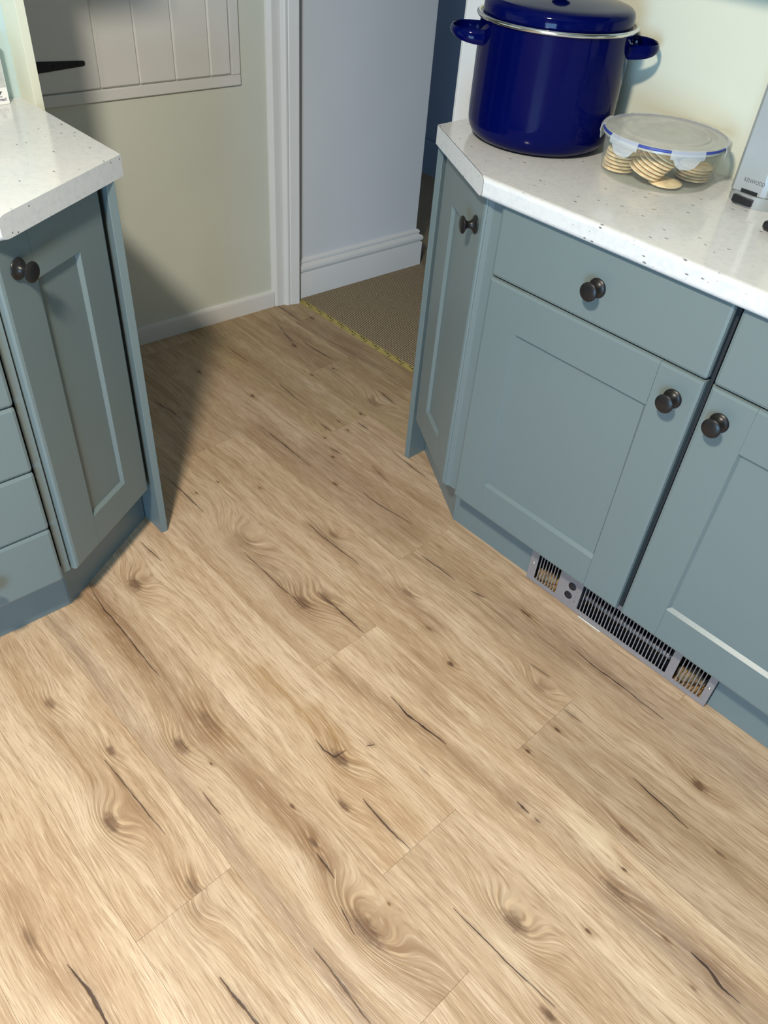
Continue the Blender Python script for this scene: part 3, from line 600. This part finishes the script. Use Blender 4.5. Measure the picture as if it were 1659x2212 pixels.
prism('front_board', [W2(lpn, *q) for q in ((a0.x, a0.y), (a0.x - 0.014, a0.y), (a1.x - 0.014, a1.y), (a1.x, a1.y))], 0.0, 0.1455, SAGE, lpn, 0.0006)
prism('angled_board', [W2(lpn, *q) for q in ((-0.3845, -0.8425), (-0.5385, -0.5620), (-0.5520, -0.5690), (-0.3980, -0.8500))], 0.0, 0.1455, SAGE, lpn, 0.0006)
# wall cabinets over both worktops (above the frame; they shade the walls)
for (lo, hi, lab) in (((0.12, 0.12, 1.367), (1.30, 0.4206, 2.05), 'sage green wall cabinet above the right worktop'), ((-0.8840, -1.90, 1.455), (-0.585, -0.530, 2.05), 'sage green wall cabinet above the left worktop')):
    r = empty('wall_cabinet', (lo[0], lo[1], lo[2]), 0, lab, 'cabinet'); s_ = [hi[i] - lo[i] for i in range(3)]
    box('carcass', (0, 0.0, 0), tuple(s_), SAGE, r, 0.002)
    if s_[0] > s_[1]:
        for k in range(3): slab('door', k * s_[0] / 3 + 0.002, (k + 1) * s_[0] / 3 - 0.002, 0.002, s_[2] - 0.002, r, k * s_[0] / 3 + 0.05, 0.06, (0, -0.02, 0))
    else:
        for k in range(3): slab('door', k * s_[1] / 3 + 0.002, (k + 1) * s_[1] / 3 - 0.002, 0.002, s_[2] - 0.002, r, k * s_[1] / 3 + 0.05, 0.06, (s_[0] + 0.02, 0, 0), (0, 0, math.pi / 2))
# ------------------------------------------------------------------ plinth heater
hx0, hx1, hy = 0.2345, 0.7355, 0.052
hr = empty('plinth_heater', (0.485, hy, 0.0), 0, 'steel plinth fan heater with slotted grille set into the right plinth at floor level', 'heater')
hl = lambda x, y, z: (x - 0.485, y - hy, z)
Z0, Z1, S0, S1 = 0.003, 0.112, 0.0165, 0.098
box('bottom_rail', hl(hx0, hy, Z0), hl(hx1, 0.0535, S0), STEEL, hr); box('top_rail', hl(hx0, hy, S1), hl(hx1, 0.0535, Z1), STEEL, hr)
for nm, a, b_ in (('end_plate', hx0, 0.2560), ('control_panel', 0.3220, 0.3870), ('divider', 0.6315, 0.6505), ('end_plate', 0.7195, hx1)):
    o = box(nm, hl(a, hy, S0), hl(b_, 0.0535, S1), STEEL, hr)
    if nm == 'control_panel':
        for (kx, kz) in ((0.3605, 0.0715), (0.3565, 0.0395)):
            sw = link('switch_button', lathe_me('switch_button', [(0.0, 0.0016), (0.0075, 0.0012), (0.0088, 0.0004), (0.0092, 0.0018), (0.0102, 0.0014), (0.0104, 0.0)], 32), BLACK, o, hl(kx, hy, kz), (math.pi / 2, 0, 0))
        for (kx, kz, l, w) in ((0.3765, 0.0790, 0.0020, 0.0020), (0.3765, 0.0640, 0.0020, 0.0020), (0.3765, 0.0500, 0.0016, 0.0022), (0.3765, 0.0430, 0.0012, 0.0012), (0.3760, 0.0340, 0.0028, 0.0012), (0.3770, 0.0310, 0.0012, 0.0028), (0.3755, 0.0300, 0.0012, 0.0012)):
            box('printed_symbol', hl(kx - l / 2, hy - 0.0002, kz - w / 2), hl(kx + l / 2, hy + 0.0003, kz + w / 2), INK, o)
for xs, xe, n in ((0.2560, 0.3220, 8), (0.3870, 0.6315, 28), (0.6505, 0.7195, 8)):
    p_ = (xe - xs) / n
    for i in range(1, n): box('grille_bar', hl(xs + i * p_ - 0.0011, hy, S0 - 0.001), hl(xs + i * p_ + 0.0011, 0.0532, S1 + 0.001), STEEL, hr)
    bm = bmesh.new()                                                     # rounded foot of every slot
    for i in range(n):
        xa, xb, zf = xs + i * p_ + (0.0011 if i else 0), xs + (i + 1) * p_ - (0.0011 if i < n - 1 else 0), S0
        xm = (xa + xb) / 2; hw = (xb - xa) / 2
        for sgn in (-1, 1):
            prv = None; xc = xm + sgn * hw
            pts = [(xc, zf)] + [(xm + sgn * hw * math.sin(t * math.pi / 8), zf + hw - hw * math.cos(t * math.pi / 8)) for t in range(5)]
            vs = [bm.verts.new(hl(x, hy + 0.0001, z)) for x, z in pts]; bm.faces.new(vs)
    link('slot_ends', mesh('slot_ends', bm), STEEL, hr)
for (a, b_) in ((hx0, hx0 + 0.0012), (hx1 - 0.0012, hx1)): box('side_return', hl(a, 0.0536, Z0), hl(b_, 0.0665, Z1), STEEL, hr)
for kx, kz in ((0.2450, 0.060), (0.7275, 0.060)):
    link('screw', lathe_me('screw', [(0.0, 0.0022), (0.0022, 0.0018), (0.0036, 0.0006), (0.0038, 0.0)], 16), CHROME, hr, hl(kx, hy, kz), (math.pi / 2, 0, 0))
box('housing_back', hl(0.236, 0.21, 0.0035), hl(0.734, 0.215, 0.112), DARK, hr); box('housing_top', hl(0.236, 0.0545, 0.1125), hl(0.734, 0.215, 0.1155), DARK, hr)
box('inner_floor', hl(0.236, 0.0545, 0.0005), hl(0.734, 0.21, 0.003), CHIP, hr)
for a in (0.236, 0.386, 0.632, 0.732): box('inner_wall', hl(a, 0.056, 0.0035), hl(a + 0.002, 0.21, 0.112), DARK, hr)
bm = bmesh.new(); rr = random.Random(4)
for k in range(30):
    a = 2 * math.pi * k / 30; c_, s2 = math.cos(a), math.sin(a)
    y0_, z0_ = 0.096 + 0.027 * c_, 0.062 + 0.027 * s2; y1_, z1_ = 0.096 + 0.033 * math.cos(a + 0.12), 0.062 + 0.033 * math.sin(a + 0.12)
    v = [bm.verts.new(hl(x, y, z)) for x, y, z in ((0.392, y0_, z0_), (0.628, y0_, z0_), (0.628, y1_, z1_), (0.392, y1_, z1_))]; bm.faces.new(v)
fan = link('fan_drum', mesh('fan_drum', bm), FINS, hr); fan['kind'] = 'stuff'
for k in range(10):
    tube('fan_ring', [hl(0.394 + k * 0.0258, 0.096 + 0.0335 * math.cos(2 * math.pi * i / 24), 0.062 + 0.0335 * math.sin(2 * math.pi * i / 24)) for i in range(24)], 0.0008, FINS, hr, 5, closed=True)
prism('air_deflector', [(-0.095, 0.004), (0.145, 0.004), (0.145, 0.040), (-0.095, 0.040)], 0.003, 0.010, FINS, hr)
for k, (x, y, l, w, h, rz) in enumerate(((0.275, 0.085, 0.05, 0.03, 0.022, 0.5), (0.30, 0.10, 0.04, 0.025, 0.018, -0.4), (0.672, 0.09, 0.05, 0.03, 0.03, 0.8), (0.695, 0.10, 0.03, 0.02, 0.02, 0.1))):
    bm = bmesh.new(); add_box(bm, (-l / 2, -w / 2, 0), (l / 2, w / 2, h)); bev(bm, 0.006, 2)
    link('inner_block', mesh('inner_block', bm, angle=50), CHIP, hr, hl(x, y, 0.0032), (0, 0, rz))
tube('wire', [hl(0.69 + 0.025 * t, 0.075 + 0.01 * math.sin(6 * t), 0.012 + 0.05 * t * t) for t in [i / 8 for i in range(9)]], 0.0012, BLACK, hr, 6)
fl = box('film_strip', (0.398, 0.0497, 0.0002), (0.462, 0.0518, 0.0015), FILM, None, 0.0005, 1); tag(fl, 'thin strip of pale protective film at the foot of the heater grille', 'film')
# ------------------------------------------------------------------ stock pot
TZ = 0.9102
pot = empty('stock_pot', (-0.1345, 0.2625, TZ), math.radians(43), 'tall cobalt blue enamel stock pot standing on the white worktop by the door', 'pot')
R = 0.1490; HR = 0.2200
body = [(0.0, 0.002), (0.112, 0.002), (0.118, 0.0), (0.124, 0.002), (0.134, 0.0065), (0.1415, 0.0135), (0.1465, 0.0235), (0.1485, 0.036), (R, 0.05), (R + 0.0005, HR - 0.006), (R + 0.002, HR - 0.001), (R + 0.002, HR + 0.001), (0.145, HR + 0.001), (0.1445, 0.02), (0.0, 0.012)]
link('body', lathe_me('body', body, 96, 30), ENAMEL, pot)
bm = bmesh.new(); tube_bm(bm, [((R + 0.0045) * math.cos(2 * math.pi * i / 96), (R + 0.0045) * math.sin(2 * math.pi * i / 96), HR) for i in range(96)], 0.0042, 12, 1.0, closed=True)
link('steel_rim', mesh('steel_rim', bm, smooth=True), CHROME, pot)
ld = [(0.1440, HR - 0.004), (0.1455, HR + 0.004), (0.1455, HR + 0.0125), (0.1450, HR + 0.0190), (0.1425, HR + 0.0248), (0.1370, HR + 0.0290), (0.1290, HR + 0.0314), (0.1200, HR + 0.0328), (0.090, HR + 0.0372), (0.05, HR + 0.0408), (0.0, HR + 0.0425)]
lid = link('lid', lathe_me('lid', ld, 96, 30), ENAMEL, pot)
link('lid_knob', lathe_me('lid_knob', [(0.0, 0.0), (0.011, 0.0), (0.0105, 0.006), (0.0085, 0.012), (0.012, 0.018), (0.018, 0.022), (0.019, 0.027), (0.015, 0.032), (0.0, 0.034)], 32), ENAMEL, lid, (0, 0, HR + 0.0423))
def pot_handle(sgn):
    """broad strap loop: seen from above it leaves a dark opening against the body"""
    bm = bmesh.new(); rings = []; N = 25
    for i in range(N):
        a = (i / (N - 1) - 0.5) * 2
        th = math.pi / 2 * a
        x = R - 0.006 + 0.060 * max(math.cos(th), 0.0) ** 0.62; y = 0.047 * math.sin(th) * (1.0 + 0.10 * math.cos(th))
        nx, ny = math.cos(th), math.sin(th) * 0.9; L = math.hypot(nx, ny); nx, ny = nx / L, ny / L
        hh = 0.0070 + 0.0060 * abs(a) ** 1.3; zc = 0.1965 - hh
        sec = [(0.0016, hh), (0.0030, hh - 0.0012), (0.0052, 0.35 * hh), (0.0060, -0.2 * hh), (0.0046, -hh + 0.002), (0.0024, -hh), (0.0006, -hh + 0.001), (0.0004, -0.3 * hh), (-0.0004, 0.4 * hh), (0.0004, hh - 0.001)]
        rings.append([bm.verts.new((sgn * (x + nx * o - 0.003), y + ny * o, zc + z)) for o, z in sec])
    n = len(rings[0])
    for a, b_ in zip(rings, rings[1:]):
        for k in range(n): bm.faces.new((a[k], a[(k + 1) % n], b_[(k + 1) % n], b_[k]))
    bm.faces.new(rings[0][::-1]); bm.faces.new(rings[-1])
    h = link('handle', mesh('handle', bm, angle=60), ENAMEL, pot)
    for yy in (-0.040, 0.040):
        link('handle_plate', lathe_me('handle_plate', [(0.0, 0.005), (0.010, 0.0040), (0.0140, 0.0015), (0.0150, 0.0)], 20), ENAMEL, h, (sgn * (math.sqrt(R * R - yy * yy) - 0.0005), yy, 0.1835), (0, sgn * math.pi / 2, sgn * math.asin(yy / R)))
pot_handle(-1); pot_handle(1)
# ------------------------------------------------------------------ lidded tub of crackers
CX, CY = 0.1383, 0.2973
tub = empty('food_container', (CX, CY, TZ), 0, 'round clear plastic tub with clip lid and blue seal, holding crackers, on the worktop', 'container')
tb = [(0.0, 0.0015), (0.099, 0.0015), (0.1035, 0.0), (0.1060, 0.004), (0.1075, 0.012), (0.1115, 0.060), (0.1125, 0.066), (0.1165, 0.067), (0.1165, 0.0695), (0.1110, 0.0695), (0.1098, 0.062), (0.1055, 0.012), (0.1030, 0.004), (0.0, 0.0035)]
link('tub', lathe_me('tub', tb, 72, 30), CLEAR, tub)
ll = [(0.0, 0.0745), (0.070, 0.0745), (0.0735, 0.0770), (0.0765, 0.0800), (0.0825, 0.0800), (0.0850, 0.0775), (0.0930, 0.0768), (0.0950, 0.0800), (0.1000, 0.0806), (0.1040, 0.0790), (0.1110, 0.0790), (0.1150, 0.0800), (0.1170, 0.0785), (0.1180, 0.0745), (0.1180, 0.0700), (0.1160, 0.0700), (0.1155, 0.0765), (0.1080, 0.0770), (0.1, 0.078), (0.0940, 0.0745), (0.0840, 0.0755), (0.0790, 0.0780), (0.0720, 0.0735), (0.0, 0.0730)]
lidc = link('lid', lathe_me('lid', ll, 72, 30), FROST, tub)
bm = bmesh.new(); tube_bm(bm, [(0.1168 * math.cos(2 * math.pi * i / 72), 0.1168 * math.sin(2 * math.pi * i / 72), 0.0760) for i in range(72)], 0.0026, 8, 1.0, closed=True)
link('blue_seal', mesh('blue_seal', bm, smooth=True), BLUEGASKET, tub)
for k in range(6):
    a0 = math.radians(-38 + 60 * k); bm = bmesh.new()
    def arc(rad, z, hw, n=8): return [bm.verts.new((rad * math.cos(a0 + hw * (2 * i / n - 1)), rad * math.sin(a0 + hw * (2 * i / n - 1)), z)) for i in range(n + 1)]
    def strip(a, b_):
        for i in range(len(a) - 1): bm.faces.new((a[i], a[i + 1], b_[i + 1], b_[i]))
    hw = 0.27
    rows = [arc(0.1150, 0.0805, hw * .98), arc(0.1195, 0.0805, hw), arc(0.1225, 0.0770, hw), arc(0.1235, 0.0680, hw), arc(0.1215, 0.0645, hw * 0.98)]
    tabs = [arc(0.1210, 0.0600, hw * 0.72), arc(0.1205, 0.0530, hw * 0.56), arc(0.1200, 0.0485, hw * 0.30)]
    rows = rows + [arc(0.1212, 0.0640, hw * 0.80)] + tabs
    inner = [arc(0.1135, 0.0790, hw * .98), arc(0.1185, 0.0790, hw), arc(0.1208, 0.0765, hw), arc(0.1217, 0.0680, hw), arc(0.1200, 0.0652, hw * .98), arc(0.1198, 0.0640, hw * 0.80)] + [arc(0.1194, 0.0602, hw * 0.72), arc(0.1188, 0.0530, hw * 0.56), arc(0.1184, 0.0487, hw * 0.30)]
    for a, b_ in zip(rows, rows[1:]): strip(a, b_)
    for a, b_ in zip(inner, inner[1:]): strip(b_, a)
    strip(inner[0], rows[0]); strip(rows[-1], inner[-1])
    for e_i in (0, -1):
        for a, b_, c_, d_ in zip(rows, rows[1:], inner, inner[1:]): bm.faces.new((a[e_i], b_[e_i], d_[e_i], c_[e_i]))
    link('clip', mesh('clip', bm, angle=40), CLIPM, tub)
# crackers lying inside
CRK = lathe_me('cracker', [(0.0, 0.0), (0.030, 0.0), (0.0318, 0.0008), (0.0322, 0.0020), (0.0315, 0.0032), (0.029, 0.0040), (0.0, 0.0042)], 28, 40)
rc = random.Random(7)
def cracker(x, y, z, tilt, az, label, grp, rz=None):
    o = link('cracker', CRK, CRACKERM, None, (CX + x, CY + y, TZ + z))
    q = Matrix.Rotation(tilt, 3, Vector((-math.sin(az), math.cos(az), 0))); o.rotation_euler = (q @ Matrix.Rotation(rc.uniform(0, 6), 3, 'Z')).to_euler()
    return tag(o, label, 'cracker', grp)
ORD = ('lowest', 'second', 'third', 'fourth', 'fifth', 'sixth', 'seventh')
def nth(i, n): return 'lowest' if i == 0 else ('topmost' if i == n - 1 else ORD[i])
for i in range(6): cracker(-0.056 + 0.0006 * i, -0.046 + 0.001 * (i % 2), 0.0045 + 0.0064 * i, 0.03, 0.0, 'round cracker, %s from below in the flat stack at the left of the tub' % nth(i, 6), 'left stack of crackers')
for i in range(7): cracker(0.010 + 0.0036 * i, -0.064 + 0.0030 * i, 0.0185 + 0.0056 * i, 0.34 + 0.008 * i, math.radians(30), 'round cracker, %s from below in the leaning row at the front of the tub' % nth(i, 7), 'leaning front crackers')
cracker(0.047, -0.040, 0.0045, 0.0, 0.0, 'round cracker lying flat at the front right of the tub', None)
for i in range(5): cracker(0.058 + 0.001 * i, 0.038, 0.0045 + 0.0056 * i, 0.02, 0.5, 'round cracker, %s from below in the flat stack at the back right of the tub' % nth(i, 5), 'back right stack of crackers')
for i in range(4): cracker(-0.030, 0.045, 0.0045 + 0.0056 * i, 0.02, 2.0, 'round cracker, %s from below in the flat stack at the back left of the tub' % nth(i, 4), 'back left stack of crackers')
# ------------------------------------------------------------------ silver appliance at the right edge
ap = empty('kitchen_appliance', (0.335, 0.348, TZ), 0, 'silver upright kitchen appliance with KENWOOD lettering at the right edge of the worktop', 'appliance')
AP = 0.335; AQ = 0.348
foot = [(0.052 * math.cos(t) * 1.04, 0.055 * math.sin(t)) for t in [2 * math.pi * i / 48 for i in range(48)]]
prism('foot', foot, 0.0, 0.021, SILVER, ap, 0.0018, 3)
bp = [(-0.044, -0.040), (-0.037, -0.0475), (0.016, -0.0475), (0.027, -0.044), (0.036, -0.034), (0.040, -0.015), (0.040, 0.045), (-0.044, 0.045)]
prism('housing', bp, 0.0212, 0.34, SILVER, ap, 0.0012, 2)
lt = prism('release_latch', [(-0.0275, -0.0505), (-0.0275, -0.0585), (0.0, -0.0612), (0.0115, -0.0600), (0.0115, -0.0505)], 0.004, 0.0165, BLACK, ap, 0.0008, 2)
box('latch_recess', (-0.0205, -0.0482, 0.0185), (0.0115, -0.0468, 0.0275), IRON, ap)
text_mesh('lettering', 'KENWOOD', 0.0098, INK, ap, (-0.0215, -0.04765, 0.040), (math.pi / 2, 0, 0), 0.00015, 0.76)
pg = empty('black_plug', (0.4115, 0.2215, TZ), 0, 'black rounded plug end lying on the worktop at the right frame edge', 'plug')
link('plug_body', lathe_me('plug_body', [(0.0, -0.010), (0.006, -0.0085), (0.0085, -0.004), (0.0088, 0.004), (0.0085, 0.022), (0.006, 0.028), (0.0, 0.030)], 24, 50), BLACK, pg, (0.004, 0, 0.0089), (0, math.pi / 2, 0))
tube('cord', [(0.032 + 0.022 * t, 0.19 * (t / 12.0) ** 2.2, max(0.0036, 0.0085 - 0.003 * t)) for t in range(13)], 0.0034, BLACK, pg, 8)
# ------------------------------------------------------------------ printed carton at the left edge
ct = empty('carton', (-0.8490, -0.5530, TZ), math.pi / 2 + 0.06, 'white card carton with grey printed front at the left frame edge, on the worktop', 'carton')
box('card_box', (-0.16, 0.0, 0.0), (0.0, 0.030, 0.115), CARTONW, ct, 0.0008)
box('grey_picture', (-0.158, -0.0004, 0.031), (-0.0015, 0.0002, 0.098), CARTONG, ct)
bm = bmesh.new(); bm.faces.new([bm.verts.new((x, -0.0007, z)) for x, z in ((-0.030, 0.046), (-0.016, 0.0395), (-0.0110, 0.0380), (-0.0175, 0.0345), (-0.030, 0.0335))]); link('white_emblem', mesh('white_emblem', bm), CARTONW, ct)
bm = bmesh.new(); bm.faces.new([bm.verts.new((x, -0.0006, z)) for x, z in ((-0.0235, 0.0190), (-0.0190, 0.0225), (-0.0150, 0.0245), (-0.0118, 0.0242), (-0.0128, 0.0225), (-0.0150, 0.0212), (-0.0155, 0.0188), (-0.0190, 0.0192))]); link('bird_mark', mesh('bird_mark', bm), INK, ct)
text_mesh('small_print', 'of nature', 0.0042, INK, ct, (-0.0290, -0.0006, 0.0140), (math.pi / 2, 0, 0), 0.0001)
text_mesh('lettering', 'estbread', 0.0078, NAVYINK, ct, (-0.0335, -0.0006, 0.0072), (math.pi / 2, 0, 0), 0.0001)
